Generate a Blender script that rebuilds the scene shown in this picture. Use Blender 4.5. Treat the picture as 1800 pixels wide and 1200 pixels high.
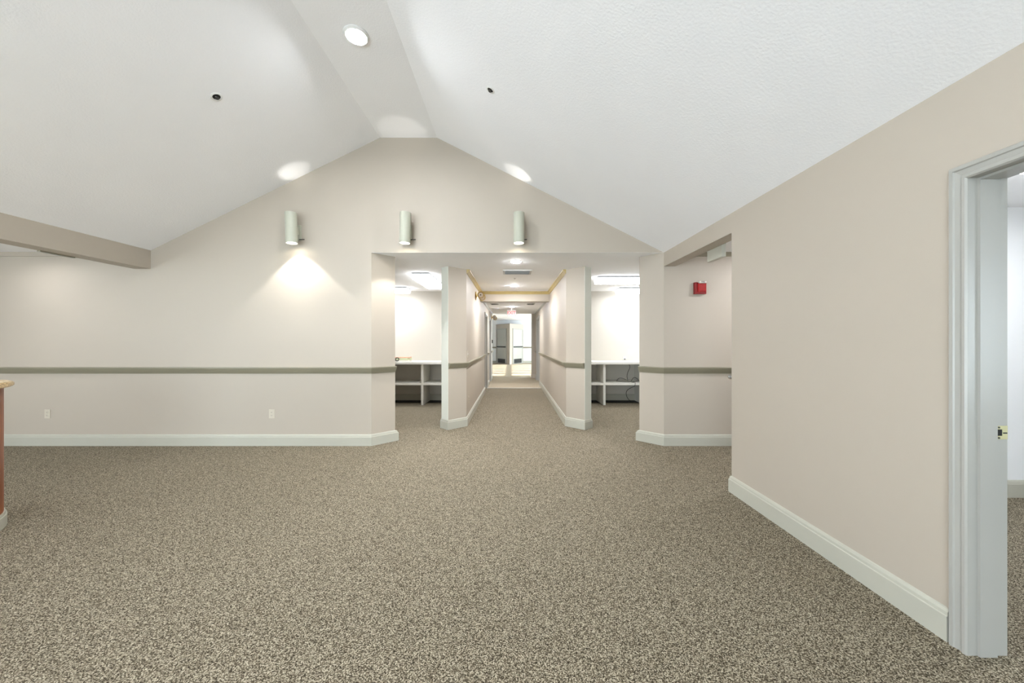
import bpy, bmesh, math, random
from mathutils import Vector, Matrix

# ------------------------------------------------------------------ scene, camera, light
for o in list(bpy.data.objects):
    bpy.data.objects.remove(o, do_unlink=True)
scene = bpy.context.scene
C = scene.collection
random.seed(7)

F = 640.0            # focal length in pixels of an 1800 px wide frame
H = 1.333            # eye height
cam_d = bpy.data.cameras.new('camera')
cam_d.sensor_width = 36.0
cam_d.lens = 36.0 * F / 1800.0
cam_d.clip_start = 0.05
cam_d.clip_end = 100
cam = bpy.data.objects.new('camera', cam_d)
cam.location = (0, 0, H)
cam.rotation_euler = (math.pi / 2, 0, 0)
C.objects.link(cam)
scene.camera = cam

scene.view_settings.view_transform = 'Standard'
scene.view_settings.look = 'None'
scene.view_settings.gamma = 1.0
scene.view_settings.use_curve_mapping = False
scene.view_settings.exposure = 1.45

world = bpy.data.worlds.new('sky')
scene.world = world
world.use_nodes = True
wb = world.node_tree.nodes['Background']
wb.inputs['Color'].default_value = (0.78, 0.91, 1.0, 1)
wb.inputs['Strength'].default_value = 6.6

sun_d = bpy.data.lights.new('sun', 'SUN')
sun_d.energy = 8.0
sun_d.angle = math.radians(0.6)
sun_d.color = (1.0, 0.95, 0.86)
sun = bpy.data.objects.new('sun', sun_d)
sun.rotation_euler = Vector((-1.0, -0.10, -0.42)).to_track_quat('-Z', 'Y').to_euler()
sun.location = (12, 18, 8)
C.objects.link(sun)


def portal(loc, direction, sx, sy):
    d = bpy.data.lights.new('window_portal', 'AREA')
    d.shape = 'RECTANGLE'
    d.size = sx
    d.size_y = sy
    d.cycles.is_portal = True
    o = bpy.data.objects.new('window_portal', d)
    o.location = loc
    o.rotation_euler = Vector(direction).to_track_quat('-Z', 'Z').to_euler()
    C.objects.link(o)


L_DOWN = 265.0     # ridge downlight lens
L_HALL = 400.0      # corridor downlight lens
L_TUBE = 10.0       # fluorescent lens
P_SCONCE = 24.0    # sconce down spot, W
P_SCONCE_UP = 2.3

# ------------------------------------------------------------------ materials
def lin(r, g, b):
    f = lambda c: (c / 255 / 12.92) if c / 255 <= 0.04045 else ((c / 255 + 0.055) / 1.055) ** 2.4
    return (f(r), f(g), f(b), 1.0)


def mat(name, rgb, rough=0.6, metal=0.0, spec=0.4, var=0.03, scale=3.0, bump=0.0, bscale=200.0):
    m = bpy.data.materials.new(name)
    m.use_nodes = True
    nt = m.node_tree
    b = nt.nodes['Principled BSDF']
    b.inputs['Roughness'].default_value = rough
    b.inputs['Metallic'].default_value = metal
    b.inputs['Specular IOR Level'].default_value = spec
    c = lin(*rgb)
    tc = nt.nodes.new('ShaderNodeTexCoord')
    n = nt.nodes.new('ShaderNodeTexNoise')
    n.inputs['Scale'].default_value = scale
    n.inputs['Detail'].default_value = 4
    nt.links.new(tc.outputs['Object'], n.inputs['Vector'])
    r = nt.nodes.new('ShaderNodeValToRGB')
    r.color_ramp.elements[0].position = 0.3
    r.color_ramp.elements[1].position = 0.7
    r.color_ramp.elements[0].color = tuple(x * (1 - var) for x in c[:3]) + (1,)
    r.color_ramp.elements[1].color = tuple(min(1, x * (1 + var)) for x in c[:3]) + (1,)
    nt.links.new(n.outputs['Fac'], r.inputs['Fac'])
    nt.links.new(r.outputs['Color'], b.inputs['Base Color'])
    if bump > 0:
        n2 = nt.nodes.new('ShaderNodeTexNoise')
        n2.inputs['Scale'].default_value = bscale
        n2.inputs['Detail'].default_value = 3
        nt.links.new(tc.outputs['Object'], n2.inputs['Vector'])
        bp = nt.nodes.new('ShaderNodeBump')
        bp.inputs['Strength'].default_value = bump
        bp.inputs['Distance'].default_value = 0.004
        nt.links.new(n2.outputs['Fac'], bp.inputs['Height'])
        nt.links.new(bp.outputs['Normal'], b.inputs['Normal'])
    return m


def emis(name, rgb, strength):
    m = bpy.data.materials.new(name)
    m.use_nodes = True
    b = m.node_tree.nodes['Principled BSDF']
    b.inputs['Base Color'].default_value = (0.9, 0.9, 0.9, 1)
    b.inputs['Emission Color'].default_value = lin(*rgb)
    b.inputs['Emission Strength'].default_value = strength
    return m


def carpet(name, dark, mid, light, scale):
    m = bpy.data.materials.new(name)
    m.use_nodes = True
    nt = m.node_tree
    b = nt.nodes['Principled BSDF']
    b.inputs['Roughness'].default_value = 0.95
    b.inputs['Specular IOR Level'].default_value = 0.1
    tc = nt.nodes.new('ShaderNodeTexCoord')
    n = nt.nodes.new('ShaderNodeTexNoise')
    n.inputs['Scale'].default_value = scale
    n.inputs['Detail'].default_value = 3
    n.inputs['Roughness'].default_value = 0.65
    nt.links.new(tc.outputs['Object'], n.inputs['Vector'])
    r = nt.nodes.new('ShaderNodeValToRGB')
    e = r.color_ramp.elements
    e[0].position = 0.37; e[0].color = lin(*dark)
    e[1].position = 0.64; e[1].color = lin(*light)
    k = e.new(0.5); k.color = lin(*mid)
    vo = nt.nodes.new('ShaderNodeTexVoronoi')
    vo.voronoi_dimensions = '2D'
    vo.inputs['Scale'].default_value = scale * 1.0
    nt.links.new(tc.outputs['Object'], vo.inputs['Vector'])
    sep = nt.nodes.new('ShaderNodeSeparateColor')
    nt.links.new(vo.outputs['Color'], sep.inputs['Color'])
    cmb = nt.nodes.new('ShaderNodeMapRange')
    cmb.inputs['To Min'].default_value = -0.10
    cmb.inputs['To Max'].default_value = 0.10
    nt.links.new(sep.outputs[0], cmb.inputs['Value'])
    ad = nt.nodes.new('ShaderNodeMath')
    nt.links.new(n.outputs['Fac'], ad.inputs[0])
    nt.links.new(cmb.outputs['Result'], ad.inputs[1])
    nt.links.new(ad.outputs[0], r.inputs['Fac'])
    big = nt.nodes.new('ShaderNodeTexNoise')
    big.inputs['Scale'].default_value = 38
    big.inputs['Detail'].default_value = 5
    nt.links.new(tc.outputs['Object'], big.inputs['Vector'])
    mr = nt.nodes.new('ShaderNodeMapRange')
    mr.inputs['From Min'].default_value = 0.3
    mr.inputs['From Max'].default_value = 0.7
    mr.inputs['To Min'].default_value = 0.84
    mr.inputs['To Max'].default_value = 1.16
    nt.links.new(big.outputs['Fac'], mr.inputs['Value'])
    hs = nt.nodes.new('ShaderNodeHueSaturation')
    nt.links.new(r.outputs['Color'], hs.inputs['Color'])
    nt.links.new(mr.outputs['Result'], hs.inputs['Value'])
    nt.links.new(hs.outputs['Color'], b.inputs['Base Color'])
    bp = nt.nodes.new('ShaderNodeBump')
    bp.inputs['Strength'].default_value = 0.6
    bp.inputs['Distance'].default_value = 0.006
    nt.links.new(n.outputs['Fac'], bp.inputs['Height'])
    nt.links.new(bp.outputs['Normal'], b.inputs['Normal'])
    return m


def stone(name):
    m = mat(name, (205, 178, 135), 0.25, var=0.35, scale=60)
    return m


def wood(name, a, b_):
    m = bpy.data.materials.new(name)
    m.use_nodes = True
    nt = m.node_tree
    b = nt.nodes['Principled BSDF']
    b.inputs['Roughness'].default_value = 0.4
    tc = nt.nodes.new('ShaderNodeTexCoord')
    mp = nt.nodes.new('ShaderNodeMapping')
    mp.inputs['Scale'].default_value = (30, 30, 2)
    n = nt.nodes.new('ShaderNodeTexNoise')
    n.inputs['Scale'].default_value = 2
    n.inputs['Detail'].default_value = 6
    nt.links.new(tc.outputs['Object'], mp.inputs['Vector'])
    nt.links.new(mp.outputs['Vector'], n.inputs['Vector'])
    r = nt.nodes.new('ShaderNodeValToRGB')
    r.color_ramp.elements[0].position = 0.3
    r.color_ramp.elements[1].position = 0.7
    r.color_ramp.elements[0].color = lin(*a)
    r.color_ramp.elements[1].color = lin(*b_)
    nt.links.new(n.outputs['Fac'], r.inputs['Fac'])
    nt.links.new(r.outputs['Color'], b.inputs['Base Color'])
    return m


def pane_mat(name):
    m = bpy.data.materials.new(name)
    m.use_nodes = True
    nt = m.node_tree
    out = nt.nodes['Material Output']
    nt.nodes.remove(nt.nodes['Principled BSDF'])
    t = nt.nodes.new('ShaderNodeBsdfTransparent')
    g = nt.nodes.new('ShaderNodeBsdfGlossy')
    g.inputs['Roughness'].default_value = 0.02
    mx = nt.nodes.new('ShaderNodeMixShader')
    mx.inputs['Fac'].default_value = 0.06
    nt.links.new(t.outputs[0], mx.inputs[1])
    nt.links.new(g.outputs[0], mx.inputs[2])
    nt.links.new(mx.outputs[0], out.inputs['Surface'])
    return m


M_WALL = mat('beige_wall_paint', (179, 169, 155), 0.55, var=0.012, scale=1.2, bump=0.05, bscale=260)
M_ALCOVE = mat('pale_alcove_wall_paint', (206, 201, 191), 0.6, var=0.01, scale=1.5)
M_WHITEWALL = mat('warm_white_wall_paint', (234, 235, 236), 0.6, var=0.01, scale=1.5)
M_CEIL = mat('knockdown_white_ceiling', (247, 247, 249), 0.8, var=0.01, scale=2.0, bump=0.4, bscale=70)
M_CEIL2 = mat('smooth_white_ceiling', (247, 247, 248), 0.8, var=0.01, scale=2.0, bump=0.1, bscale=120)
M_TRIM = mat('sage_white_trim_paint', (180, 178, 165), 0.35, var=0.015, scale=4)
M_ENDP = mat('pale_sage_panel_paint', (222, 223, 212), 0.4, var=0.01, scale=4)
M_RAIL = mat('shade_darkened_sage_paint', (140, 134, 115), 0.35, var=0.03, scale=4)  # sage trim paint with the shade on the rail put into its colour
M_CASE = mat('pale_grey_casing_paint', (163, 161, 154), 0.3, var=0.012, scale=4)
M_GOLD = mat('gold_crown_wood', (180, 160, 108), 0.4, var=0.06, scale=8)
M_CARPET = carpet('salt_and_pepper_loop_carpet', (38, 32, 22), (110, 100, 82), (186, 176, 156), 190)
M_CARPET2 = carpet('pale_corridor_carpet', (110, 98, 78), (165, 152, 130), (214, 202, 184), 120)
M_LAM = mat('white_laminate', (226, 224, 216), 0.4, var=0.02, scale=5)
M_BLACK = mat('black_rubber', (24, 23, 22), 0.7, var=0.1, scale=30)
M_DARKMETAL = mat('dark_grey_metal', (70, 70, 68), 0.4, metal=0.7)
M_CHROME = mat('satin_chrome', (190, 190, 188), 0.25, metal=0.9)
M_SCONCE = mat('sage_enamel', (182, 182, 166), 0.35, var=0.01)
M_PLATE = mat('almond_plastic', (198, 190, 174), 0.4, var=0.01)
M_PLATEW = mat('white_plastic', (226, 225, 222), 0.4, var=0.01)
M_RED2 = mat('dark_red_plastic', (126, 8, 8), 0.35, var=0.03)
M_RED = mat('red_plastic', (184, 22, 18), 0.35, var=0.03)
M_CLEAR = mat('clear_strobe_plastic', (216, 206, 196), 0.15, var=0.03)
M_BRASS = mat('aged_brass', (196, 164, 92), 0.28, metal=0.9, var=0.05)
M_PALEBRASS = mat('pale_worn_brass', (186, 180, 140), 0.45, metal=0.6, var=0.05)
M_GREYDOOR = mat('grey_painted_door', (176, 174, 164), 0.45, var=0.03)
M_VENT = mat('vent_grey', (205, 205, 203), 0.5)
M_SLOT = mat('vent_shadow_grey', (165, 165, 163), 0.6)
M_PANE = pane_mat('window_glass')
M_FRAME = mat('white_window_frame', (225, 225, 222), 0.4)
M_GRANITE = stone('tan_speckled_stone')
M_WOOD = wood('red_brown_wood', (110, 56, 24), (168, 94, 46))
M_PAPER = mat('white_paper', (238, 236, 228), 0.7)
M_PAPERG = mat('pale_green_folder', (220, 226, 190), 0.7)
M_PAPERP = mat('pale_coral_folder', (232, 176, 154), 0.7)
M_DL = emis('downlight_lens_glow', (245, 250, 255), L_DOWN)
M_DLS = emis('small_downlight_lens_glow', (250, 251, 255), 110.0)
M_HALL2 = emis('dim_corridor_lens_glow', (250, 251, 255), 190.0)
M_HALL = emis('corridor_lens_glow', (250, 251, 255), L_HALL)
M_TUBE = emis('fluorescent_lens_glow', (246, 250, 255), L_TUBE)
M_TUBES = emis('fluorescent_lens_side_glow', (246, 250, 255), 3.0)
M_SCL = emis('sconce_lens_glow', (255, 246, 228), 14.0)
M_EXITW = mat('exit_sign_face', (150, 136, 131), 0.5)
M_EXITR = mat('exit_sign_letter', (150, 30, 26), 0.5)

# ------------------------------------------------------------------ mesh helpers
def link(name, bm, m, parent=None, smooth=False):
    me = bpy.data.meshes.new(name)
    bmesh.ops.recalc_face_normals(bm, faces=bm.faces[:])
    bm.to_mesh(me)
    bm.free()
    me.materials.append(m)
    if smooth:
        for p in me.polygons:
            p.use_smooth = True
        try:
            me.set_sharp_from_angle(angle=math.radians(40))
        except Exception:
            pass
    o = bpy.data.objects.new(name, me)
    C.objects.link(o)
    if parent is not None:
        o.parent = parent
    return o


def tag(o, label=None, cat=None, group=None, kind=None):
    if label: o['label'] = label
    if cat: o['category'] = cat
    if group: o['group'] = group
    if kind: o['kind'] = kind
    return o


def thing(name, label, cat, loc=(0, 0, 0), rz=0.0, group=None):
    o = bpy.data.objects.new(name, None)
    o.empty_display_size = 0.05
    o.location = loc
    o.rotation_euler = (0, 0, rz)
    C.objects.link(o)
    return tag(o, label, cat, group)


def struct(o, label, cat):
    return tag(o, label, cat, kind='structure')


def box(bm, x0, x1, y0, y1, z0, z1, bev=0.0):
    b2 = bmesh.new()
    vs = [b2.verts.new((x, y, z)) for x in (x0, x1) for y in (y0, y1) for z in (z0, z1)]
    for f in ((0, 1, 3, 2), (4, 6, 7, 5), (0, 4, 5, 1), (2, 3, 7, 6), (0, 2, 6, 4), (1, 5, 7, 3)):
        b2.faces.new([vs[i] for i in f])
    if bev > 0:
        bmesh.ops.bevel(b2, geom=b2.edges[:], offset=bev, segments=2, affect='EDGES', profile=0.5)
    join(bm, b2)


def join(bm, b2, mtx=None):
    mp = {}
    for v in b2.verts:
        mp[v] = bm.verts.new(mtx @ v.co if mtx is not None else v.co)
    for f in b2.faces:
        try:
            bm.faces.new([mp[v] for v in f.verts])
        except ValueError:
            pass
    b2.free()


def prism(bm, pts, z0, z1):
    lo = [bm.verts.new((x, y, z0)) for x, y in pts]
    hi = [bm.verts.new((x, y, z1)) for x, y in pts]
    n = len(pts)
    bm.faces.new(lo[::-1])
    bm.faces.new(hi)
    for i in range(n):
        bm.faces.new((lo[i], lo[(i + 1) % n], hi[(i + 1) % n], hi[i]))


def prism_xz(bm, pts, y0, y1):
    lo = [bm.verts.new((x, y0, z)) for x, z in pts]
    hi = [bm.verts.new((x, y1, z)) for x, z in pts]
    n = len(pts)
    bm.faces.new(lo)
    bm.faces.new(hi[::-1])
    for i in range(n):
        bm.faces.new((lo[i], hi[i], hi[(i + 1) % n], lo[(i + 1) % n]))


def lathe(bm, prof, n=32, mtx=None, cap=True):
    """prof: list of (r, z); revolved about local z."""
    b2 = bmesh.new()
    rings = []
    for r, z in prof:
        if r < 1e-6:
            rings.append([b2.verts.new((0, 0, z))])
        else:
            rings.append([b2.verts.new((r * math.cos(2 * math.pi * i / n), r * math.sin(2 * math.pi * i / n), z)) for i in range(n)])
    for a, b in zip(rings, rings[1:]):
        for i in range(n):
            j = (i + 1) % n
            if len(a) == 1 and len(b) == 1:
                continue
            if len(a) == 1:
                b2.faces.new((a[0], b[i], b[j]))
            elif len(b) == 1:
                b2.faces.new((a[i], a[j], b[0]))
            else:
                b2.faces.new((a[i], a[j], b[j], b[i]))
    if cap:
        for r in (rings[0], rings[-1]):
            if len(r) > 1:
                b2.faces.new(r)
    join(bm, b2, mtx)


def disc(bm, r, z, n=32, mtx=None):
    b2 = bmesh.new()
    b2.faces.new([b2.verts.new((r * math.cos(2 * math.pi * i / n), r * math.sin(2 * math.pi * i / n), z)) for i in range(n)])
    join(bm, b2, mtx)


def tube(bm, pts, r, n=8):
    pts = [Vector(p) for p in pts]
    rings = []
    for i, p in enumerate(pts):
        d = (pts[min(i + 1, len(pts) - 1)] - pts[max(i - 1, 0)]).normalized()
        up = Vector((0, 0, 1)) if abs(d.z) < 0.9 else Vector((1, 0, 0))
        a = d.cross(up).normalized()
        b = d.cross(a).normalized()
        rings.append([bm.verts.new(p + (a * math.cos(2 * math.pi * k / n) + b * math.sin(2 * math.pi * k / n)) * r) for k in range(n)])
    for u, v in zip(rings, rings[1:]):
        for k in range(n):
            bm.faces.new((u[k], u[(k + 1) % n], v[(k + 1) % n], v[k]))
    bm.faces.new(rings[0][::-1])
    bm.faces.new(rings[-1])


def sweep(bm, path, prof, side=1):
    """profile (d, z) swept along an XY polyline with mitred corners; d points to the right of travel * side."""
    P = [Vector((x, y)) for x, y in path]
    n = len(P)
    rings = []
    for i in range(n):
        ns = []
        if i > 0:
            d = (P[i] - P[i - 1]).normalized(); ns.append(Vector((d.y, -d.x)) * side)
        if i < n - 1:
            d = (P[i + 1] - P[i]).normalized(); ns.append(Vector((d.y, -d.x)) * side)
        if len(ns) == 2:
            m = (ns[0] + ns[1]).normalized()
            m = m / max(0.2, m.dot(ns[0]))
        else:
            m = ns[0]
        rings.append([bm.verts.new((P[i].x + m.x * d, P[i].y + m.y * d, z)) for d, z in prof])
    k = len(prof)
    for a, b in zip(rings, rings[1:]):
        for j in range(k):
            bm.faces.new((a[j], a[(j + 1) % k], b[(j + 1) % k], b[j]))
    bm.faces.new(rings[0])
    bm.faces.new(rings[-1][::-1])


def wall_cells(bm, axis, p0, p1, u0, u1, z0, z1, holes):
    """slab between p0..p1 on `axis`, spanning u and z, with rectangular holes (ua, ub, za, zb)."""
    us = sorted({u0, u1, *[h[0] for h in holes], *[h[1] for h in holes]})
    zs = sorted({z0, z1, *[h[2] for h in holes], *[h[3] for h in holes]})
    us = [u for u in us if u0 <= u <= u1]
    zs = [z for z in zs if z0 <= z <= z1]
    for a, b in zip(us, us[1:]):
        run = None
        for c, d in list(zip(zs, zs[1:])) + [(None, None)]:
            solid = c is not None and not any(h[0] <= (a + b) / 2 <= h[1] and h[2] <= (c + d) / 2 <= h[3] for h in holes)
            if solid:
                run = [run[0], d] if run else [c, d]
            elif run:
                if axis == 'y':
                    box(bm, a, b, p0, p1, run[0], run[1])
                else:
                    box(bm, p0, p1, a, b, run[0], run[1])
                run = None


NB = bmesh.new
BASE = [(0, 0), (.018, 0), (.018, .112), (.013, .116), (.012, .130), (.006, .142), (0, .146)]
RAIL = [(0, .922), (.006, .922), (.012, .936), (.020, .942), (.040, .976), (.046, .990), (.050, .993), (.050, 1.005), (0, 1.005)]

# ------------------------------------------------------------------ plan
Y0 = 4.662          # gable wall plane
ZC = 2.47           # low ceilings, opening head
XL, XR = -4.625, 1.945
XRO = 2.09          # far face of right wall
RIDGE_Z = 3.941
RA, RB = -1.690, -0.961
YB = -3.6           # wall behind the camera
A = (-1.800, Y0); B = (-1.570, 4.892)
A2 = (XR, Y0); B2 = (1.712, 4.895)
CL, CR = -0.718, 0.853           # corridor faces
CT = 0.15
Y_IN = 5.745
YA = 8.25                        # alcove back wall
YBEAM = 8.30
YEND = 13.3                      # corridor end
ZC2 = 2.34                       # lower corridor ceiling
YFAR = 22.4

# ------------------------------------------------------------------ floor
bm = NB(); box(bm, -8.2, 5.8, YB - .2, 10.40, -0.1, 0)
struct(link('floor', bm, M_CARPET), 'speckled brown and cream loop carpet of the main room', 'floor')
bm = NB(); box(bm, -4.3, 4.8, 10.44, YFAR + .2, -0.1, 0)
struct(link('floor_corridor', bm, M_CARPET2), 'paler carpet at the far end of the corridor', 'floor')
bm = NB(); box(bm, CL, CR, 10.38, 10.46, -0.05, 0.006)
struct(link('trim_1', bm, M_CASE), 'pale threshold strip across the corridor carpet', 'threshold')

# ------------------------------------------------------------------ main ceiling
bm = NB()
low = [(XL, 2.498), (RA, RIDGE_Z), (RB, RIDGE_Z), (XR, ZC)]
zs_r = -(RIDGE_Z - ZC) / (XR - RB)
prism_xz(bm, [(XL - .12, 2.498 - .059)] + low[1:3] + [(XRO, ZC + zs_r * (XRO - XR)), (XRO, 4.3), (XL - .12, 4.3)], YB - .1, Y0 + .05)
struct(link('ceiling', bm, M_CEIL), 'white textured vaulted ceiling with a narrow flat ridge', 'ceiling')
bm = NB(); box(bm, -8.1, XL - .1, YB - .1, Y0 + .05, ZC, 2.6)
struct(link('ceiling_left', bm, M_CEIL2), 'low white ceiling beyond the beam at left', 'ceiling')
bm = NB(); box(bm, XL - .21, XL, YB, Y0, 2.262, 2.56)
struct(link('beam', bm, M_WALL), 'beige dropped beam along the left foot of the vaulted ceiling', 'beam')

# ------------------------------------------------------------------ walls of the main room
bm = NB()
prism(bm, [(-8.1, Y0), A, B, (-8.1, B[1])], 0, ZC + .0015)
prism_xz(bm, [(-8.1, ZC + .0015), (XRO, ZC + .0015), (XRO, 4.3), (-8.1, 4.3)], Y0, Y0 + .12)
struct(link('wall_back', bm, M_WALL), 'beige gable wall with three lamps above the corridor opening', 'wall')
bm = NB()
prism(bm, [A2, (4.6, Y0), (4.6, B2[1]), B2], 0, ZC + .001)
struct(link('wall_back_right', bm, M_WALL), 'beige wall end with an angled corner right of the opening', 'wall')
DY0, DY1, DZ = 0.62, 1.545, 2.026
bm = NB()
wall_cells(bm, 'x', XR, XRO, YB, Y0, 0, 2.6, [(DY0 - .02, DY1 + .02, 0, DZ + .02), (3.225, Y0, 0, 2.295)])
struct(link('wall_right', bm, M_WALL), 'beige right-hand wall with a doorway and an opening to a side passage', 'wall')
bm = NB()
wins = [(-7.6, -6.4, .15, 2.2), (-4.5, -2.5, .15, 2.3), (-2.3, -.3, .15, 2.3)]  # unseen windows added so daylight fills the vaulted ceiling
wall_cells(bm, 'y', YB - .15, YB, -8.1, XRO, 0, 4.3, wins)
struct(link('wall_rear', bm, M_WALL), 'beige wall with added windows behind the viewer', 'wall')
bm = NB(); wall_cells(bm, 'x', -8.2, -8.1, YB - .1, B[1], 0, 2.6, [(-3.4, -.6, .1, 2.4)])
struct(link('wall_left', bm, M_WALL), 'beige wall at the far left', 'wall')


def window(idx, axis, p, a, b, z0, z1, nx, trans=None, mw=.05):
    root = thing('window_%d' % idx, 'white framed window with clear panes', 'window')
    root['kind'] = 'structure'
    bm = NB()
    t = .05
    def bar(u0, u1, w0, w1, d=.05):
        if axis == 'y': box(bm, u0, u1, p - d / 2, p + d / 2, w0, w1)
        else: box(bm, p - d / 2, p + d / 2, u0, u1, w0, w1)
    bar(a, b, z0, z0 + t); bar(a, b, z1 - t, z1); bar(a, a + t, z0 + t, z1 - t); bar(b - t, b, z0 + t, z1 - t)
    for i in range(1, nx):
        u = a + (b - a) * i / nx
        bar(u - mw / 2, u + mw / 2, z0 + t, z1 - t)
    if trans:
        bar(a + t, b - t, trans - .05, trans + .05, .045)
    link('window_frame', bm, M_FRAME, root)
    for i in range(nx):
        u0 = a + (b - a) * i / nx + t / 2; u1 = a + (b - a) * (i + 1) / nx - t / 2
        bm = NB()
        if axis == 'y': box(bm, u0, u1, p - .003, p + .003, z0 + .02, z1 - .02)
        else: box(bm, p - .003, p + .003, u0, u1, z0 + .02, z1 - .02)
        link('pane', bm, M_PANE, root)
    return root


for i, (a, b, z0, z1) in enumerate(wins):
    window(i + 1, 'y', YB - .08, a, b, z0, z1, 2)['label'] = 'added unseen white framed two-pane window in the rear wall, %s from the left' % ('first', 'second', 'third')[i]
    portal(((a + b) / 2, YB - .16, (z0 + z1) / 2), (0, 1, 0), b - a, z1 - z0)

window(7, 'x', -8.15, -3.4, -.6, .1, 2.4, 5)['label'] = 'added unseen white framed five-pane window in the far left wall'  # unseen window added for more daylight from the left
portal((-8.21, -2.0, 1.25), (1, 0, 0), 2.8, 2.3)

# ------------------------------------------------------------------ side room behind the doorway
bm = NB(); box(bm, XRO, 5.6, 3.125, 3.225, 0, 2.6)
struct(link('wall_side_room_far', bm, M_WHITEWALL), 'white far wall of the room through the doorway', 'wall')
bm = NB()
box(bm, XRO, 5.6, YB - .15, YB, 0, 2.6)
struct(link('wall_side_room_rear', bm, M_WHITEWALL), 'rear wall of the side room', 'wall')
bm = NB(); wall_cells(bm, 'x', 5.5, 5.6, YB - .1, 3.2, 0, 2.6, [(-3.0, -1.2, .7, 2.2)])
window(5, 'x', 5.55, -3.0, -1.2, .7, 2.2, 3)['label'] = 'added unseen white framed three-pane window in the right wall of the side room'  # unseen window added to brighten the side room
portal((5.61, -2.1, 1.45), (-1, 0, 0), 1.8, 1.5)
struct(link('wall_side_room_right', bm, M_WHITEWALL), 'right wall of the side room', 'wall')
bm = NB(); box(bm, XRO, 5.6, YB - .1, 3.2, 2.485, 2.6)
struct(link('ceiling_side_room', bm, M_CEIL2), 'white ceiling of the side room', 'ceiling')
# passage opening on the right
bm = NB(); box(bm, XRO, 4.6, 3.2, Y0 + .05, ZC, 2.6)
struct(link('ceiling_passage', bm, M_CEIL2), 'white ceiling of the side passage', 'ceiling')
bm = NB(); box(bm, 4.5, 4.6, 3.2, Y0 + .05, 0, 2.6)
struct(link('wall_passage_end', bm, M_WALL), 'beige end wall of the side passage', 'wall')

# ------------------------------------------------------------------ corridor, stubs, alcoves
d = .124
Fp = (CL - .245, Y_IN - .24)
Lp = (Fp[0] - d, Fp[1] + d)
s = (CL - CT) - Lp[0]
left_poly = [Fp, (CL, Y_IN), (CL, 9.50), (CL - CT, 9.50), (CL - CT, Lp[1] + s), Lp]
Fr = (CR + .245, Y_IN - .24)
Rp = (Fr[0] + d, Fr[1] + d)
right_poly = [(2 * (CL + CR) / 2 - x, y) for x, y in left_poly]


def corridor_wall(name, poly, x0, x1, holes, y_start, label):
    bm = NB()
    prism(bm, poly, 0, ZC + .001)
    wall_cells(bm, 'x', x0, x1, y_start, YEND, 0, 2.7, holes)
    return struct(link(name, bm, M_WALL), label, 'wall')


LD = [(9.62, 10.46, 0, 2.05), (11.35, 12.2, 0, 2.05)]
RD = [(11.25, 12.5, 0, 2.08)]
corridor_wall('wall_corridor_left', left_poly, CL - CT, CL, LD, 9.50, 'beige left corridor wall with an angled free end')
corridor_wall('wall_corridor_right', right_poly, CR, CR + CT, RD, 9.50, 'beige right corridor wall with an angled free end')
bm = NB(); box(bm, -3.9, 3.9, Y0 + .001, YBEAM + .05, ZC, 2.62)
struct(link('ceiling_corridor', bm, M_CEIL2), 'smooth white ceiling over corridor mouth and alcoves', 'ceiling')
bm = NB(); box(bm, CL, CR, YBEAM, YBEAM + .2, 2.247, 2.62)
struct(link('beam_corridor', bm, M_WALL), 'cream header beam crossing the corridor under gold crown moulding', 'beam')
bm = NB(); box(bm, CL, CR, YBEAM + .2, YEND, ZC2, 2.62)
struct(link('ceiling_corridor_far', bm, M_CEIL2), 'lower white ceiling beyond the corridor beam', 'ceiling')
for sgn, nm, lab in ((-1, 'wall_alcove_left', 'bright white back wall of the left alcove'), (1, 'wall_alcove_right', 'bright white back wall of the right alcove')):
    bm = NB()
    if sgn < 0:
        box(bm, -3.9, CL - CT, YA, YA + .12, 0, 2.6)
        box(bm, -3.9, -3.8, B[1], YA, 0, 2.6)
    else:
        box(bm, CR + CT, 3.9, YA, YA + .12, 0, 2.6)
        box(bm, 3.8, 3.9, B[1], YA, 0, 2.6)
    struct(link(nm, bm, M_ALCOVE), lab, 'wall')

# far lobby
bm = NB(); box(bm, -4.3, 4.8, YEND - .001, YFAR + .2, 2.63, 2.75)
struct(link('ceiling_lobby', bm, M_CEIL2), 'daylit white ceiling of the far lobby', 'ceiling')
bm = NB(); box(bm, -4.3, 4.8, YFAR, YFAR + .15, 0, 2.75)
struct(link('wall_lobby_far', bm, M_WHITEWALL), 'pale far wall of the lobby at the end of the corridor', 'wall')
bm = NB(); box(bm, -4.3, -4.2, YEND - .1, YFAR, 0, 2.75)
struct(link('wall_lobby_left', bm, M_WHITEWALL), 'left wall of the far lobby', 'wall')
bm = NB()
wall_cells(bm, 'x', 4.6, 4.75, YEND - .1, YFAR, 0, 2.75, [(14.6, 21.6, .15, 2.5)])
struct(link('wall_lobby_right', bm, M_WHITEWALL), 'window wall of the far lobby', 'wall')
bm = NB()
box(bm, -4.3, CL - CT, YEND - .1, YEND, 0, 2.75); box(bm, CR + CT, 4.75, YEND - .1, YEND, 0, 2.75)
struct(link('wall_lobby_near', bm, M_WHITEWALL), 'near wall of the far lobby', 'wall')
window(6, 'x', 4.66, 14.6, 21.6, .15, 2.5, 6, 2.02, .38)['label'] = 'tall six-pane window sending sun stripes over the lobby floor'
portal((4.80, 18.1, 1.325), (-1, 0, 0), 7.0, 2.35)
bm = NB(); box(bm, .72, CR + .1, YEND, YEND + .25, 0, 2.63)
sweep(bm, [(1.0, YEND), (.72, YEND), (.72, YEND + .25)], BASE, -1)
struct(link('wall_pilaster', bm, M_WALL), 'narrow beige pilaster at the far right end of the corridor', 'wall')

# ------------------------------------------------------------------ baseboards, rails, crowns
def base(name, path, side, label, m=M_TRIM, prof=BASE):
    bm = NB(); sweep(bm, path, prof, side)
    return struct(link(name, bm, m), label, 'baseboard' if prof is BASE else 'trim')


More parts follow.
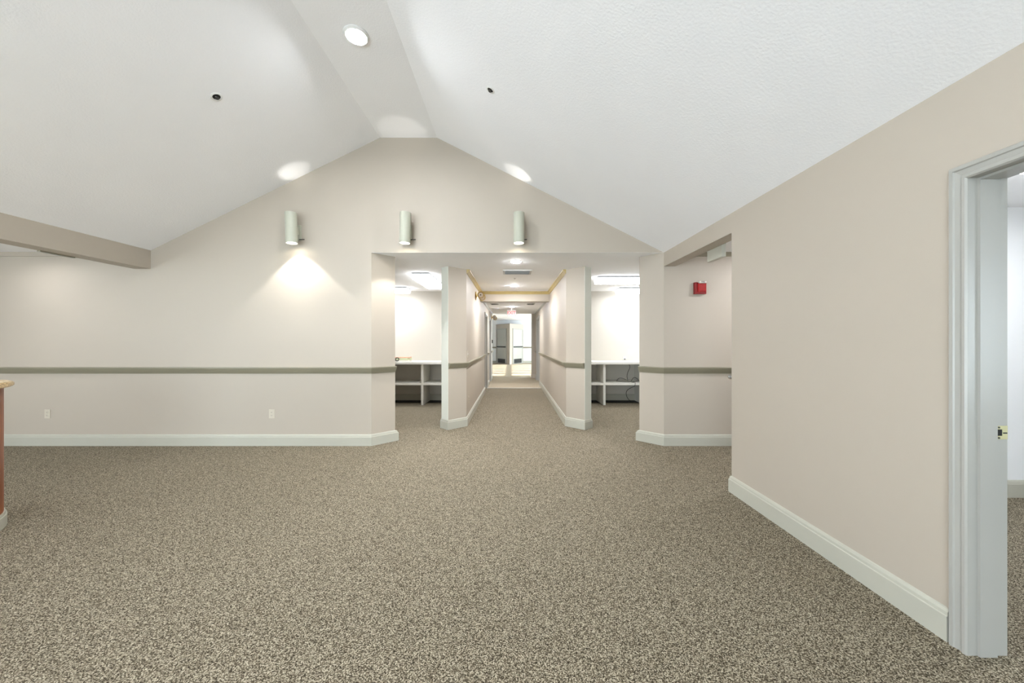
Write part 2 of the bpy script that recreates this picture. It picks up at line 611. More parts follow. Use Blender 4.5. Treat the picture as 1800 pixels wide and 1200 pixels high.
base('baseboard_back', [(-8.1, Y0), A, B, (B[0] - .4, B[1])], 1, 'sage white baseboard of the gable wall')
base('baseboard_back_right', [(B2[0] + .4, B2[1]), B2, A2, (4.5, Y0)], 1, 'sage white baseboard in the side passage')
base('baseboard_right', [(XRO + .3, 3.225), (XR, 3.225), (XR, DY1 + .07)], 1, 'sage white baseboard along the right wall')
base('baseboard_right_near', [(XR, DY0 - .07), (XR, YB)], 1, 'sage white baseboard of the right wall nearer the viewer')
base('baseboard_side_room', [(XRO, 3.125), (5.5, 3.125)], 1, 'sage white baseboard seen through the doorway')
base('baseboard_corridor_left', [(CL - CT, YA), (CL - CT, Lp[1] + s), Lp, Fp, (CL, Y_IN), (CL, 9.56)], 1, 'sage white baseboard around the left corridor wall end')
base('baseboard_corridor_right', [(CR + CT, YA), (CR + CT, Lp[1] + s), Rp, Fr, (CR, Y_IN), (CR, 11.19)], -1, 'sage white baseboard around the right corridor wall end')
base('baseboard_alcove_left', [(-3.8, YA), (CL - CT, YA)], 1, 'green-tinged baseboard under the left shelves')
base('baseboard_alcove_right', [(CR + CT, YA), (3.8, YA)], 1, 'green-tinged baseboard under the right shelves')
base('baseboard_corridor_far', [(CL, 10.52), (CL, 11.29)], 1, 'baseboard between the two left corridor doors')
base('baseboard_corridor_end', [(CL, 12.26), (CL, YEND)], 1, 'baseboard at the far left corridor end')
base('baseboard_corridor_right_end', [(CR, 12.56), (CR, YEND)], -1, 'baseboard at the far right corridor end')
base('baseboard_lobby', [(-4.2, YFAR), (4.6, YFAR)], 1, 'baseboard of the lobby far wall')
base('trim_2', [(-8.1, Y0), A, B], 1, 'shade-toned sage chair rail across the gable wall', M_RAIL, RAIL)
base('trim_3', [B2, A2, (4.5, Y0)], 1, 'shade-toned sage chair rail in the side passage', M_RAIL, RAIL)
base('trim_4', [Fp, (CL, Y_IN), (CL, 9.56)], 1, 'shade-toned sage chair rail along the left corridor wall', M_RAIL, RAIL)
base('trim_5', [Fr, (CR, Y_IN), (CR, 11.19)], -1, 'shade-toned sage chair rail along the right corridor wall', M_RAIL, RAIL)
base('trim_6', [(CL, 10.52), (CL, 11.29)], 1, 'chair rail between the two left corridor doors', M_RAIL, RAIL)
base('trim_7', [(CL, 12.26), (CL, YEND)], 1, 'chair rail at the far left corridor end', M_RAIL, RAIL)
base('trim_8', [(-4.2, YFAR), (4.6, YFAR)], 1, 'shade-toned sage chair rail across the lobby far wall', M_RAIL, RAIL)
base('trim_9', [(CR, 12.56), (CR, YEND)], -1, 'chair rail at the far right corridor end', M_RAIL, RAIL)
CROWN = [(0, ZC - .062), (.010, ZC - .060), (.016, ZC - .048), (.034, ZC - .020), (.046, ZC - .014), (.050, ZC), (0, ZC)]
base('trim_10', [(CL, Y_IN), (CL, YBEAM), (CR, YBEAM), (CR, Y_IN)], 1, 'gold crown moulding framing the corridor ceiling', M_GOLD, CROWN)
CR2 = [(0, ZC2 - .04), (.012, ZC2 - .036), (.03, ZC2 - .012), (.034, ZC2), (0, ZC2)]
base('trim_11', [(CL, YBEAM + .2), (CL, YEND)], 1, 'thin white crown moulding at left beyond the corridor beam', M_CASE, CR2)
base('trim_12', [(CR, YBEAM + .2), (CR, YEND)], -1, 'thin white crown moulding at right beyond the corridor beam', M_CASE, CR2)
CR3 = [(0, ZC - .05), (.012, ZC - .048), (.03, ZC - .014), (.036, ZC), (0, ZC)]
base('trim_13', [(-8.1, Y0), (XL - .21, Y0)], 1, 'cream crown moulding under the low ceiling at left', M_WALL, CR3)
base('trim_14', [(XRO, Y0), (4.5, Y0)], 1, 'shade-toned crown moulding in the side passage', M_RAIL, CR3)  # dark band of shade below the ceiling is put into the crown's colour

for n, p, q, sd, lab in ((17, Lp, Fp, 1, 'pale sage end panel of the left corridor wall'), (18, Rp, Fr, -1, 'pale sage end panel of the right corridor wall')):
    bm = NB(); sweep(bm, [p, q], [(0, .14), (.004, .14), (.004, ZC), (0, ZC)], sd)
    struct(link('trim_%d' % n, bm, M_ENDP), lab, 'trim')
# flat black strips on the floor under the alcove shelves
for x0, x1, n, lab in ((-3.8, CL - CT - .02, 15, 'black strip on the floor below the left alcove shelves'), (CR + CT + .02, 3.8, 16, 'black strip on the floor below the right alcove shelves')):
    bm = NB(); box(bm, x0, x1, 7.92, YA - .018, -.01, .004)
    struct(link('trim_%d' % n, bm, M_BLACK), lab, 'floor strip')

# ------------------------------------------------------------------ doorway on the right wall
root = thing('door_1', 'pale grey cased doorway with moulded casing in the right wall', 'doorway')
root['kind'] = 'structure'
CASEP = [(0, 0), (0, .012), (.006, .018), (.016, .018), (.018, .012), (.022, .011), (.042, .015), (.046, .020), (.060, .020), (.066, .012), (.066, 0)]
def casing(xw, sgn):
    """moulded casing around the opening; profile (across, proud)"""
    bm = NB()
    def ring(y, z, oy, oz):
        return [bm.verts.new((xw + sgn * p, y + oy * a, z + oz * a)) for a, p in CASEP]
    r = [ring(DY1, 0, 1, 0), ring(DY1, DZ, 1, 1), ring(DY0, DZ, -1, 1), ring(DY0, 0, -1, 0)]
    k = len(CASEP)
    for a, b in zip(r, r[1:]):
        for j in range(k):
            bm.faces.new((a[j], a[(j + 1) % k], b[(j + 1) % k], b[j]))
    bm.faces.new(r[0]); bm.faces.new(r[-1])
    return bm
link('casing', casing(XR, -1), M_CASE, root)
link('casing', casing(XRO, 1), M_CASE, root)
bm = NB(); box(bm, XR, XRO, DY1, DY1 + .02, 0, DZ); box(bm, XR, XRO, DY0 - .02, DY0, 0, DZ); box(bm, XR, XRO, DY0 - .02, DY1 + .02, DZ, DZ + .02)
link('jamb', bm, M_CASE, root)
bm = NB()
box(bm, XR + .03, XRO - .042, DY1 - .010, DY1, 0, DZ - .010); box(bm, XR + .03, XRO - .042, DY0, DY0 + .010, 0, DZ - .010)
box(bm, XR + .03, XRO - .042, DY0, DY1, DZ - .010, DZ)
link('door_stop', bm, M_CASE, root)
bm = NB(); box(bm, XRO - .040, XRO + .010, DY1 - .003, DY1, .918, .976, .001)
sp = link('strike_plate', bm, M_PALEBRASS, root); sp['label'] = 'small brass strike plate with dark latch hole'
bm = NB(); box(bm, XRO - .034, XRO - .016, DY1 - .0045, DY1 - .002, .934, .961)
link('latch_hole', bm, M_BLACK, sp)
bm = NB(); box(bm, XRO - .010, XRO + .006, DY1 - .0045, DY1 - .002, .943, .948)
link('latch_hole', bm, M_BLACK, sp)
for z in (.925, .969):
    bm = NB(); lathe(bm, [(.004, -.0046), (.004, -.002)], 10, Matrix.Translation((XRO - .028, DY1, z)) @ Matrix.Rotation(-math.pi / 2, 4, 'X') )
    link('screw', bm, M_DARKMETAL, sp)

# ------------------------------------------------------------------ corridor doors
def side_door(n, xw, xo, y0, y1, zt, label):
    """door set in a corridor wall: xw corridor face, xo other face"""
    sg = 1 if xw > xo else -1
    r = thing('door_%d' % n, label, 'door'); r['kind'] = 'structure'
    bm = NB()
    for a, b, c, d in ((y0 - .06, y0, 0, zt + .06), (y1, y1 + .06, 0, zt + .06), (y0, y1, zt, zt + .06)):
        box(bm, min(xw, xw + sg * .018), max(xw, xw + sg * .018), a, b, c, d, .003)
    link('casing', bm, M_CASE, r)
    bm = NB()
    xa, xb = sorted((xw, xo))
    box(bm, xa, xb, y0, y0 + .02, 0, zt); box(bm, xa, xb, y1 - .02, y1, 0, zt); box(bm, xa, xb, y0, y1, zt - .02, zt)
    link('jamb', bm, M_CASE, r)
    bm = NB(); xa, xb = sorted((xo + sg * .02, xo + sg * .06))
    box(bm, xa, xb, y0 + .02, y1 - .02, .01, zt - .02, .002)
    lf = link('door_leaf', bm, M_GREYDOOR, r)
    bm = NB()
    lathe(bm, [(.026, 0), (.026, .006), (.010, .01), (.010, .035), (.024, .045), (.027, .058), (.018, .070), (0, .072)], 16,
          Matrix.Translation((xo + sg * .06, y0 + .09, .95)) @ Matrix.Rotation(sg * math.pi / 2, 4, 'Y'))
    link('door_knob', bm, M_BRASS, lf, True)
side_door(2, CL, CL - CT, 9.62, 10.46, 2.05, 'nearer grey door in the left corridor wall')
side_door(3, CL, CL - CT, 11.35, 12.2, 2.05, 'farther grey door in the left corridor wall')
side_door(4, CR, CR + CT, 11.25, 12.5, 2.08, 'wide grey door in the right corridor wall')

# angled pair of doors at the end of the lobby
apex = (-.13, 21.0); lend = (-.98, YFAR); rend = (.70, YFAR)
bm = NB(); prism(bm, [lend, apex, rend], 0, 2.37)
struct(link('wall_lobby_corner', bm, M_WALL), 'angled projecting corner holding two doors at the far lobby wall', 'wall')
for n, a, b, lab in ((5, lend, apex, 'left grey door with dark push rail at the end of the lobby'), (6, apex, rend, 'right grey door with dark push rail at the end of the lobby')):
    a = Vector(a); b = Vector(b); L = (b - a).length
    ang = math.atan2((b - a).y, (b - a).x)
    r = thing('door_%d' % n, lab, 'door', (a.x, a.y, 0), ang); r['kind'] = 'structure'
    u0, u1 = (.16, 1.22) if n == 5 else (.38, 1.46)
    bm = NB(); box(bm, u0 - .07, u0, -.03, 0, 0, 2.1); box(bm, u1, u1 + .07, -.03, 0, 0, 2.1); box(bm, u0, u1, -.03, 0, 2.03, 2.1)
    link('door_frame', bm, M_CASE, r)
    bm = NB(); box(bm, u0, u1, -.012, 0, .01, 2.03)
    lf = link('door_leaf', bm, M_GREYDOOR, r)
    bm = NB(); box(bm, u0 + .03, u1 - .03, -.07, -.012, .98, 1.05, .006)
    link('push_rail', bm, M_DARKMETAL, lf)
    bm = NB(); box(bm, u0 + .08, u1 - .08, -.016, -.010, .05, .30)
    link('kick_plate', bm, M_DARKMETAL, lf)

# ------------------------------------------------------------------ wall lamps on the gable
def spot(name, parent, loc, rot, watts, half, blend, color, r=.02):
    d = bpy.data.lights.new(name, 'SPOT')
    d.energy = watts; d.spot_size = math.radians(2 * half); d.spot_blend = blend
    d.color = color; d.shadow_soft_size = r
    o = bpy.data.objects.new(name, d)
    o.location = loc; o.rotation_euler = rot
    C.objects.link(o); o.parent = parent
    return o


def sconce(x, tilt, label):
    r = thing('wall_lamp', label, 'wall lamp', (x, Y0, 2.737), 0, 'cylinder wall lamps on the gable')
    t = Matrix.Translation((0, -.15, 0)) @ Matrix.Rotation(tilt, 4, 'Y')
    R = .068
    bm = NB()
    lathe(bm, [(R, -.185), (R, .190), (R - .006, .193), (R - .008, .190), (R - .008, -.185), (R - .003, -.189), (R, -.185)], 40, t, cap=False)
    link('cylinder_shade', bm, M_SCONCE, r, True)
    bm = NB(); disc(bm, R - .008, -.170, 32, t)
    link('lower_lens', bm, M_SCL, r)
    bm = NB(); lathe(bm, [(R - .008, .12), (R - .03, .125), (R - .03, .128), (R - .008, .13)], 32, t, cap=False)
    link('upper_baffle', bm, M_SCONCE, r)
    bm = NB(); box(bm, -.045, .045, -.022, 0, -.12, .08, .006)
    link('wall_plate', bm, M_SCONCE, r)
    bm = NB(); box(bm, -.022, .022, -.095, -.016, -.05, .05, .004)
    link('arm', bm, M_SCONCE, r)
    bm = NB(); tube(bm, [(.04, -.05, -.115), (.105, -.05, -.112)], .006, 8)
    link('pivot_screw', bm, M_DARKMETAL, r)
    lo = t @ Vector((0, 0, -.176)); hi = t @ Vector((0, 0, .10))
    spot('downward_bulb', r, lo, (0, tilt, 0), P_SCONCE, 50, .3, (1, .98, .96), .03)
    spot('upward_bulb', r, hi, (math.pi, -tilt, 0), P_SCONCE_UP, 17, .35, (1, .98, .94), .03)
    return r
sconce(-2.735, math.radians(-2.2), 'sage cylinder wall lamp at left, washing light down the beige gable wall')
sconce(-1.325, math.radians(1.2), 'middle one of the three sage cylinder wall lamps, above the opening edge')
sconce(.085, 0.0, 'rightmost of the three sage cylinder wall lamps, above the corridor')

# ------------------------------------------------------------------ recessed downlights
def downlight(x, y, z, m, label, r=.082, group=None, dome=True):
    t = thing('downlight', label, 'ceiling light', (x, y, z), 0, group)
    rp = [(r + .001, .002), (r + .001, -.003), (r + .020, -.003), (r + .022, .002)] if dome else [(r, .002), (r, -.017), (r + .008, -.019), (r + .022, -.008), (r + .024, .002)]
    bm = NB(); lathe(bm, rp, 36, None, cap=False)
    link('trim_ring', bm, M_PLATEW, t, True)
    bm = NB()
    if dome: lathe(bm, [(r, -.002), (r * .9, -.007), (r * .7, -.011), (r * .4, -.014), (0, -.015)], 36, None, cap=False)
    else: disc(bm, r, -.001, 36)
    link('lens', bm, m, t, True)
    return t
downlight(-1.325, 3.10, RIDGE_Z, M_DL, 'round recessed downlight in the flat ridge of the vaulted ceiling', dome=False)
for i, y in enumerate((1.1, -0.9, -2.7)):  # unseen downlights added as further light sources along the ridge
    downlight(-1.325, y, RIDGE_Z, M_DL, 'added unseen recessed downlight in the ridge, %s one behind the one in view' % ('first', 'second', 'third')[i], dome=False)
downlight(.057, 5.20, ZC, M_HALL2, 'nearest round downlight in the corridor ceiling, just inside the opening', .07)
downlight(.04, 7.43, ZC, M_HALL, 'round downlight in the corridor ceiling in front of the gold trimmed beam', .07)
downlight(0.0, 10.56, ZC2, M_HALL, 'round downlight in the low corridor ceiling before the exit sign', .07)
downlight(-5.87, 4.08, ZC, M_DLS, 'round downlight in the low ceiling at far left', .055, dome=False)
downlight(-6.2, 1.0, ZC, M_HALL, 'added unseen round downlight in the low ceiling above the reception desk', .07)  # unseen lamp added to light the left area
downlight(3.3, 3.9, ZC, M_HALL2, 'round downlight in the ceiling of the side passage', .07)

# ------------------------------------------------------------------ sprinklers
def sprinkler(loc, normal, label, sc=1.0):
    t = thing('sprinkler', label, 'sprinkler', loc)
    t.rotation_euler = (-Vector(normal)).to_track_quat('Z', 'Y').to_euler()
    t.scale = (sc, sc, sc * .5)
    # local +z points into the ceiling
    bm = NB(); lathe(bm, [(.030, -.002), (.034, -.012), (.046, -.006), (.048, .003)], 28, None, cap=False)
    link('escutcheon', bm, M_PLATEW, t, True)
    bm = NB(); disc(bm, .031, -.003, 28)
    link('recess', bm, M_BLACK, t)
    bm = NB(); lathe(bm, [(.010, 0), (.010, -.014), (.005, -.016), (.005, -.03), (.009, -.033), (0, -.034)], 12)
    link('nozzle', bm, M_CHROME, t)
    bm = NB(); tube(bm, [(.010, 0, -.006), (.018, 0, -.018), (.005, 0, -.034)], .0025, 6); tube(bm, [(-.010, 0, -.006), (-.018, 0, -.018), (-.005, 0, -.034)], .0025, 6)
    link('yoke', bm, M_CHROME, t)
    bm = NB(); lathe(bm, [(.016, -.034), (.016, -.037), (0, -.037)], 14)
    link('deflector', bm, M_DARKMETAL, t)
    return t


def on_slope(px, py, left):
    dx, dz = (px - 900) / F, (600 - py) / F
    if left:
        k = (RIDGE_Z - 2.498) / (RA - XL)       # z = RIDGE_Z - k*(RA - x)
        y = (RIDGE_Z - k * RA - H) / (dz - k * dx)
        n = Vector((k, 0, -1)).normalized()
    else:
        k = (RIDGE_Z - ZC) / (XR - RB)          # z = RIDGE_Z - k*(x - RB)
        y = (RIDGE_Z + k * RB - H) / (dz + k * dx)
        n = Vector((-k, 0, -1)).normalized()
    return (dx * y, y, H + dz * y), n
p, n = on_slope(380.5, 170, True)
sprinkler(p, n, 'fire sprinkler head in the left slope of the vaulted ceiling')
p, n = on_slope(862, 158, False)
sprinkler(p, n, 'fire sprinkler head in the right slope of the vaulted ceiling', .85)
sprinkler((.05, 6.55, ZC), (0, 0, -1), 'small sprinkler head in the corridor ceiling behind the vent', .8)

# ------------------------------------------------------------------ vents
def vent(x, y, z, w, l, label, nsl=5, face=M_SLOT):
    t = thing('ceiling_vent', label, 'vent', (x, y, z))
    bm = NB(); f = .03
    box(bm, -w / 2, w / 2, -l / 2, -l / 2 + f, -.01, 0); box(bm, -w / 2, w / 2, l / 2 - f, l / 2, -.01, 0)
    box(bm, -w / 2, -w / 2 + f, -l / 2 + f, l / 2 - f, -.01, 0); box(bm, w / 2 - f, w / 2, -l / 2 + f, l / 2 - f, -.01, 0)
    link('frame', bm, M_VENT, t)
    bm = NB(); box(bm, -w / 2 + f, w / 2 - f, -l / 2 + f, l / 2 - f, -.003, 0)
    link('backing', bm, face, t)
    for i in range(nsl):
        yy = -l / 2 + f + (l - 2 * f) * (i + .5) / nsl
        b2 = NB(); b3 = NB(); box(b3, -w / 2 + f, w / 2 - f, -.011, .011, -.001, .001)
        join(b2, b3, Matrix.Translation((0, yy, -.010)) @ Matrix.Rotation(.6, 4, 'X'))
        link('slat', b2, M_VENT, t)
    return t
vent(.085, 5.96, ZC, .46, .36, 'white slatted vent grille in the corridor ceiling between the downlights', 7)
vent(-.47, 9.76, ZC2, .22, .30, 'left one of the nearer pair of dark ceiling vents beyond the beam', 3, M_DARKMETAL)
vent(.50, 9.76, ZC2, .22, .30, 'right one of the nearer pair of dark ceiling vents beyond the beam', 3, M_DARKMETAL)
vent(-.50, 11.1, ZC2, .24, .30, 'farther grey ceiling vent at left beyond the beam', 3)

# ------------------------------------------------------------------ fluorescent fixtures
def fluor(x0, x1, y0, y1, label, zc=ZC):
    t = thing('fluorescent_light', label, 'ceiling light', ((x0 + x1) / 2, (y0 + y1) / 2, zc), 0, 'wraparound fluorescent lights')
    w, l = (x1 - x0) / 2, (y1 - y0) / 2
    bm = NB(); box(bm, -w, w, -l, l, -.028, 0)
    link('housing', bm, M_DARKMETAL, t)
    b2 = NB()
    ins = .03
    lo = [b2.verts.new((sx * (w + .008 - ins * .3), sy * (l + .008 - ins * .3), -.095)) for sx, sy in ((-1, -1), (1, -1), (1, 1), (-1, 1))]
    hi = [b2.verts.new((sx * (w + .008), sy * (l + .008), -.022)) for sx, sy in ((-1, -1), (1, -1), (1, 1), (-1, 1))]
    for i in range(4):
        b2.faces.new((lo[i], lo[(i + 1) % 4], hi[(i + 1) % 4], hi[i]))
    b2.faces.new(hi[::-1])
    link('lens_side', b2, M_TUBES, t)
    b2 = NB()
    b2.faces.new([b2.verts.new((sx * (w + .006 - ins * .3), sy * (l + .006 - ins * .3), -.096)) for sx, sy in ((-1, -1), (-1, 1), (1, 1), (1, -1))])
    link('lens', b2, M_TUBE, t)
    return t
fluor(3.0, 4.22, 2.0, 2.3, 'fluorescent light in the side room behind the doorway', 2.485)
fluor(-1.66, -1.37, 6.01, 7.22, 'nearer fluorescent light in the left alcove, pointing down its length')
fluor(-3.42, -2.20, 7.58, 7.88, 'farther fluorescent light in the left alcove, beside the back wall')
fluor(1.50, 2.72, 6.33, 6.63, 'nearer fluorescent light in the right alcove')
fluor(2.26, 3.48, 7.66, 7.96, 'farther fluorescent light in the right alcove, beside the back wall')

# ------------------------------------------------------------------ counters with shelves
def shelf_unit(x0, x1, divs, label, toplabel):
    r = thing('shelf_unit', label, 'shelf unit', ((x0 + x1) / 2, 7.9, 0), 0, 'open shelf units in the alcoves')
    off = Vector(((x0 + x1) / 2, 7.9, 0))
    yf, yb = 7.60, YA - .02
    for x in divs:
        bm = NB(); box(bm, x - .024 - off.x, x + .024 - off.x, yf - off.y, yb - off.y, .004, .857, .002)
        link('divider', bm, M_LAM, r)
    e = [x0] + list(divs) + [x1]
    for i in range(len(e) - 1):
        a = e[i] + (.024 if i > 0 else 0); b = e[i + 1] - (.024 if i < len(e) - 2 else 0)
        bm = NB(); box(bm, a - off.x, b - off.x, yf + .005 - off.y, YA - off.y, .420, .466, .002)
        link('shelf', bm, M_LAM, r)
    bm = NB(); box(bm, x0 + .004, x1 - .004, 7.55, YA - .002, .857, .905, .004)
    tag(link('countertop', bm, M_LAM), toplabel, 'countertop')
shelf_unit(-3.8, CL - CT, (-2.9, -1.876), 'white open shelf unit under the left alcove counter', 'white laminate countertop in the left alcove')
shelf_unit(CR + CT, 3.8, (1.93, 2.79), 'white open shelf unit under the right alcove counter', 'white laminate countertop in the right alcove')

# papers on the left counter
def slab(name, x, y, z, w, l, h, rz, m, label, cat):
    bm = NB(); b3 = NB(); box(b3, -w / 2, w / 2, -l / 2, l / 2, 0, h, .002)
    join(bm, b3, Matrix.Rotation(rz, 4, 'Z'))
    o = link(name, bm, m); o.location = (x, y, z)
    return tag(o, label, cat)
slab('paper_stack', -2.38, 7.78, .905, .42, .28, .035, .05, M_PAPER, 'white paper stack at the bottom of the pile on the left counter', 'paper')
slab('folder', -2.37, 7.79, .940, .38, .28, .045, -.06, M_PAPERG, 'pale green folder in the pile on the left counter', 'folder')
slab('folder', -2.34, 7.79, .985, .34, .26, .020, .12, M_PAPERP, 'pale coral folder on top of the pile on the left counter', 'folder')
bm = NB()
pts = [(-2.40 + .035 * math.cos(a), 7.61, .962 + .032 * math.sin(a)) for a in [i * math.pi / 10 for i in range(-6, 13)]]
tube(bm, [(-2.45, 7.60, .911), (-2.44, 7.605, .94)] + pts, .008, 6)
tag(link('cable_loop', bm, M_BLACK), 'small black cable loop leaning on the papers on the left counter', 'cable')

# ------------------------------------------------------------------ wall plates
def duplex(loc, rz, label, wide=1, m=M_PLATE):
    t = thing('wall_outlet', label, 'outlet', loc, rz)
    w = .036 * (1 if wide == 1 else 1.6)
    bm = NB(); box(bm, -w, w, -.006, 0, -.057, .057, .002)
    link('cover_plate', bm, m, t)
    for cx in ((0,) if wide == 1 else (-.023, .023)):
        for s_ in (-1, 1):
            bm = NB(); lathe(bm, [(.0165, .0), (.0165, .009), (.015, .010), (0, .010)], 16, Matrix.Translation((cx, 0, s_ * .0195)) @ Matrix.Rotation(math.pi / 2, 4, 'X'))
            sk = link('socket', bm, m, t)
            bm = NB()
            for q in (-.0065, .0065):
                box(bm, cx + q - .0012, cx + q + .0012, -.0107, -.0095, s_ * .0195 - .001, s_ * .0195 + .007)
            lathe(bm, [(.0024, .0095), (.0024, .0107)], 8, Matrix.Translation((cx, 0, s_ * .0195 - .007)) @ Matrix.Rotation(math.pi / 2, 4, 'X'))
            link('slots', bm, M_BLACK, sk)
    return t
k = Y0 / F
duplex((-816 * k, Y0, .408), 0, 'almond wall outlet near the left end of the gable wall')
duplex((-422 * k, Y0, .408), 0, 'almond wall outlet nearer the corridor on the gable wall')
duplex((2.68, YA, 1.10), 0, 'white double wall outlet above the right alcove counter', 2, M_PLATEW)
duplex((CL, 5.99, .38), math.pi / 2, 'almond wall outlet low on the left corridor wall')
t = thing('light_switch', 'almond light switch above the rail on the left corridor wall', 'switch', (CL, 5.84, 1.13), math.pi / 2)
bm = NB(); box(bm, -.036, .036, -.006, 0, -.057, .057, .002); link('cover_plate', bm, M_PLATE, t)
bm = NB(); box(bm, -.005, .005, -.016, -.005, -.004, .014, .001); link('toggle', bm, M_PLATEW, t)
t = thing('phone_jack', 'small white wall jack just above the right alcove counter', 'jack', (2.545, YA, .962))
bm = NB(); box(bm, -.035, .035, -.03, 0, -.045, .035, .006); link('cover', bm, M_PLATEW, t)
bm = NB(); box(bm, -.018, .018, -.036, -.028, -.035, -.015, .002); link('plug', bm, M_DARKMETAL, t)

# black cord on the right shelves
bm = NB()
pts = []
def arc(p, q, sag, n=10):
    p = Vector(p); q = Vector(q)
    for i in range(n + 1):
        u = i / n
        v = p.lerp(q, u) + Vector(sag) * math.sin(math.pi * u)
        pts.append(v)
arc((2.61, 8.19, .850), (2.60, 8.10, .700), (.03, 0, 0))
arc((2.60, 8.10, .700), (2.53, 7.95, .475), (-.03, 0, 0))
arc((2.53, 7.95, .475), (2.26, 7.88, .474), (-.02, .06, .06))
arc((2.26, 7.88, .474), (2.55, 7.80, .474), (.02, -.06, .0))
arc((2.55, 7.80, .474), (2.76, 7.86, .474), (-.02, .0, .085))
arc((2.76, 7.86, .474), (2.53, 7.70, .474), (.03, -.02, .01))
arc((2.53, 7.70, .474), (2.57, 7.592, .478), (0, 0, .0))
arc((2.57, 7.592, .478), (2.56, 7.590, .410), (0, -.006, 0), 4)
arc((2.56, 7.60, .400), (2.48, 7.90, .22), (-.05, 0, .0))
arc((2.48, 7.90, .22), (2.62, 8.05, .012), (-.03, 0, 0))
tube(bm, [p for i, p in enumerate(pts) if i == 0 or (p - pts[i - 1]).length > 1e-4], .005, 6)
tag(link('power_cord', bm, M_BLACK, None, True), 'thin black cord looped over the right alcove shelf', 'cord')

# ------------------------------------------------------------------ fire alarm
sc = F / Y0
fx, fz = (1228.5 - 900) / sc, H + (600 - 507) / sc
t = thing('fire_alarm', 'red square fire alarm horn with clear strobe in the side passage', 'fire alarm', (fx, Y0, fz))
bm = NB(); box(bm, -.074, .074, -.045, 0, -.074, .074, .005); link('body', bm, M_RED2, t)
bm = NB(); box(bm, -.034, .066, -.058, -.045, -.046, .056, .004); g = link('horn_grille', bm, M_RED, t)
for i in range(5):
    for j in range(5):
        bm = NB(); cx, cz = -.022 + i * .0195, -.034 + j * .0195
        box(bm, cx - .006, cx + .006, -.0592, -.057, cz - .005, cz + .005)
        link('slot', bm, mat('dark_red_slot', (70, 8, 8)) if i == j == 0 else bpy.data.materials['dark_red_slot'], g)
bm = NB(); box(bm, -.030, .062, -.074, -.02, .058, .088, .008); link('strobe_lens', bm, M_CLEAR, t)


def text_mesh(name, body, size, m, parent, loc, rot, depth=.0015, bold=0.0):
    cu = bpy.data.curves.new(name, 'FONT')
    cu.body = body; cu.size = size; cu.align_x = 'CENTER'; cu.align_y = 'CENTER'; cu.extrude = depth; cu.offset = bold
    o = bpy.data.objects.new(name, cu); C.objects.link(o)
    bpy.context.view_layer.update()
    me = bpy.data.meshes.new_from_object(o.evaluated_get(bpy.context.evaluated_depsgraph_get()))
    bpy.data.objects.remove(o); bpy.data.curves.remove(cu)
    me.materials.clear(); me.materials.append(m)
    q = bpy.data.objects.new(name, me); C.objects.link(q)
    q.parent = parent; q.location = loc; q.rotation_euler = rot
    return q


text_mesh('lettering', 'FIRE', .026, M_BLACK, t, (.016, -.0745, .073), (math.pi / 2, 0, 0), .0006)

# off-white box on the inner face of the passage header
t = thing('control_box', 'narrow off-white box fixed behind the header of the side passage', 'box', (XRO, 3.765, 2.27))
bm = NB(); box(bm, 0, .045, -.135, .135, -.09, .15, .004); link('body', bm, M_TRIM, t)
bm = NB(); box(bm, .045, .05, -.12, .12, -.075, .12, .002); link('cover', bm, M_TRIM, t)
bm = NB(); lathe(bm, [(.02, 0), (.02, .01), (.008, .014), (.008, .04), (.022, .045), (.02, .06), (0, .062)], 14, Matrix.Translation((XR + .021, 3.225, 1.015)) @ Matrix.Rotation(-math.pi / 2, 4, 'X'))
o = link('door_stop_knob', bm, M_CHROME, None, True); tag(o, 'tiny metal knob at the far edge of the right wall', 'knob')

# ------------------------------------------------------------------ strip on the left beam
t = thing('beam_grille', 'thin dark grille strip under the far edge of the left beam', 'grille', (XL - .19, 3.86, 2.262))
bm = NB(); box(bm, -.028, .008, -.15, .15, -.012, 0, .002); link('frame', bm, M_RAIL, t)
bm = NB(); box(bm, -.020, .0, -.14, .14, -.014, -.008); link('slot', bm, M_SLOT, t)

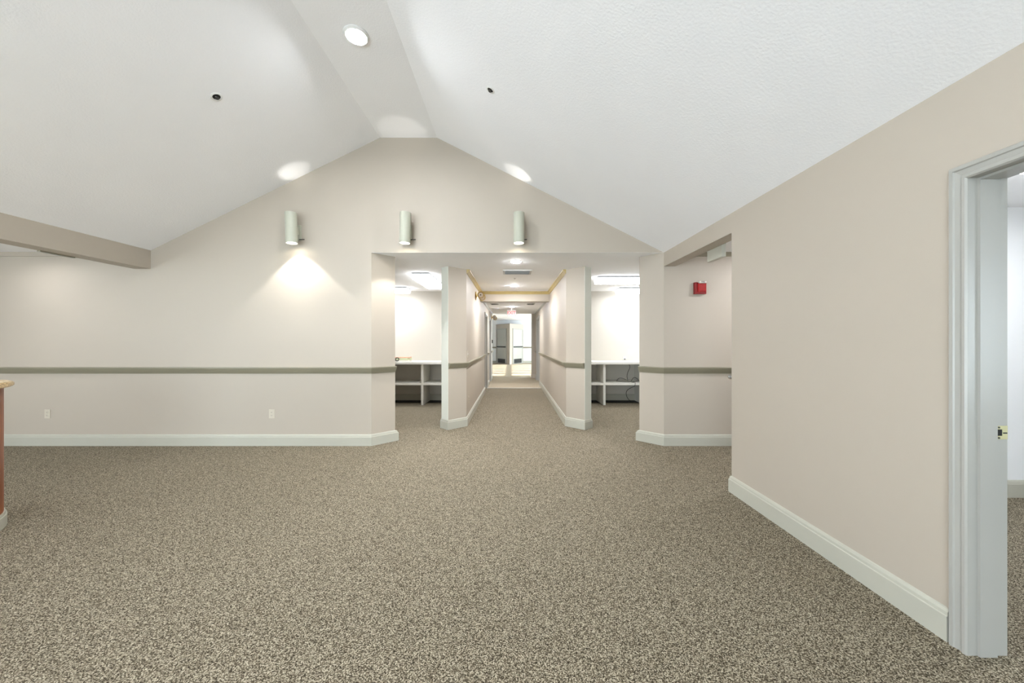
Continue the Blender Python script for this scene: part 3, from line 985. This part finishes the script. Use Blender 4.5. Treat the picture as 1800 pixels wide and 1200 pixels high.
# ------------------------------------------------------------------ brass wall lamps in corridor
def brass(y, z, sc_, label):
    t = thing('brass_wall_lamp', label, 'wall lamp', (CL, y, z), 0, 'brass lamps on the left corridor wall')
    t.scale = (sc_,) * 3
    RY = Matrix.Rotation(math.pi / 2, 4, 'Y')
    RX = Matrix.Rotation(math.pi / 2, 4, 'X')
    bm = NB(); lathe(bm, [(.085, 0), (.085, .008), (.07, .016), (.03, .02), (.02, .03), (0, .03)], 28, RY)
    link('wall_plate', bm, M_BRASS, t, True)
    bm = NB(); tube(bm, [(.015, 0, 0), (.06, 0, .0), (.09, .0, .0)], .012, 10)
    link('arm', bm, M_BRASS, t, True)
    for dx, dy, dz in ((.105, -.06, .01), (.125, .07, -.025)):
        T = Matrix.Translation((dx, dy, dz)) @ RX
        bm = NB(); lathe(bm, [(0, -.05), (.03, -.048), (.05, -.03), (.064, .0), (.066, .022), (.060, .026), (.056, .018), (.050, .006)], 28, T, cap=False)
        hd = link('lamp_head', bm, M_BRASS, t, True)
        bm = NB(); lathe(bm, [(.052, .006), (.040, .014), (.02, .02), (0, .021)], 24, T, cap=False)
        link('lamp_lens', bm, M_CLEAR, hd, True)
        bm = NB(); lathe(bm, [(.012, .018), (.012, .026), (0, .027)], 12, T, cap=False)
        link('center_boss', bm, M_DARKMETAL, hd)
    return t
brass(7.20, 2.235, 1.0, 'nearer brass two-headed wall lamp on the left corridor wall by the beam')
brass(12.75, 2.17, 1.0, 'farther brass two-headed wall lamp at the end of the left corridor wall')
t = thing('card_reader', 'small black card reader at the far end of the left corridor wall', 'card reader', (CL, 13.05, 1.333))
bm = NB(); box(bm, 0, .03, -.04, .04, -.06, .06, .005); link('body', bm, M_BLACK, t)
bm = NB(); box(bm, .03, .033, -.025, .025, .0, .04, .001); link('panel', bm, M_DARKMETAL, t)

# ------------------------------------------------------------------ exit sign
t = thing('exit_sign', 'white exit sign with red letters hanging in the corridor', 'exit sign', (-.015, 11.2, 2.21))
bm = NB(); box(bm, -.135, .135, -.02, .02, -.088, .088, .004); link('housing', bm, M_EXITW, t)
bm = NB(); box(bm, -.02, .02, -.012, .012, .088, ZC2 - 2.21); link('stem', bm, M_VENT, t)
text_mesh('lettering', 'EXIT', .125, M_EXITR, t, (0, -.0215, 0), (math.pi / 2, 0, 0), .0012, .004)

# ------------------------------------------------------------------ reception desk at left edge
t = thing('reception_desk', 'red-brown wooden reception desk with rounded end and tan stone top', 'desk', (-3.965, 2.325, 0), math.pi / 2)
def stadium(r, l, n=20):
    return [(r * math.sin(a), -r * math.cos(a)) for a in [math.pi * i / n for i in range(n + 1)]] + [(-l, r), (-l, -r)]
bm = NB(); prism(bm, stadium(.42, 3.2), .10, 1.005); link('wood_body', bm, M_WOOD, t, True)
bm = NB(); prism(bm, stadium(.435, 3.2), 0, .08); prism(bm, stadium(.428, 3.2), .08, .10); link('toe_base', bm, M_TRIM, t, True)
bm = NB()
for r_, z0, z1 in ((.450, 1.005, 1.010), (.460, 1.010, 1.016), (.466, 1.016, 1.032), (.460, 1.032, 1.039), (.450, 1.039, 1.043)):
    prism(bm, stadium(r_, 3.24, 28), z0, z1)
link('stone_top', bm, M_GRANITE, t)
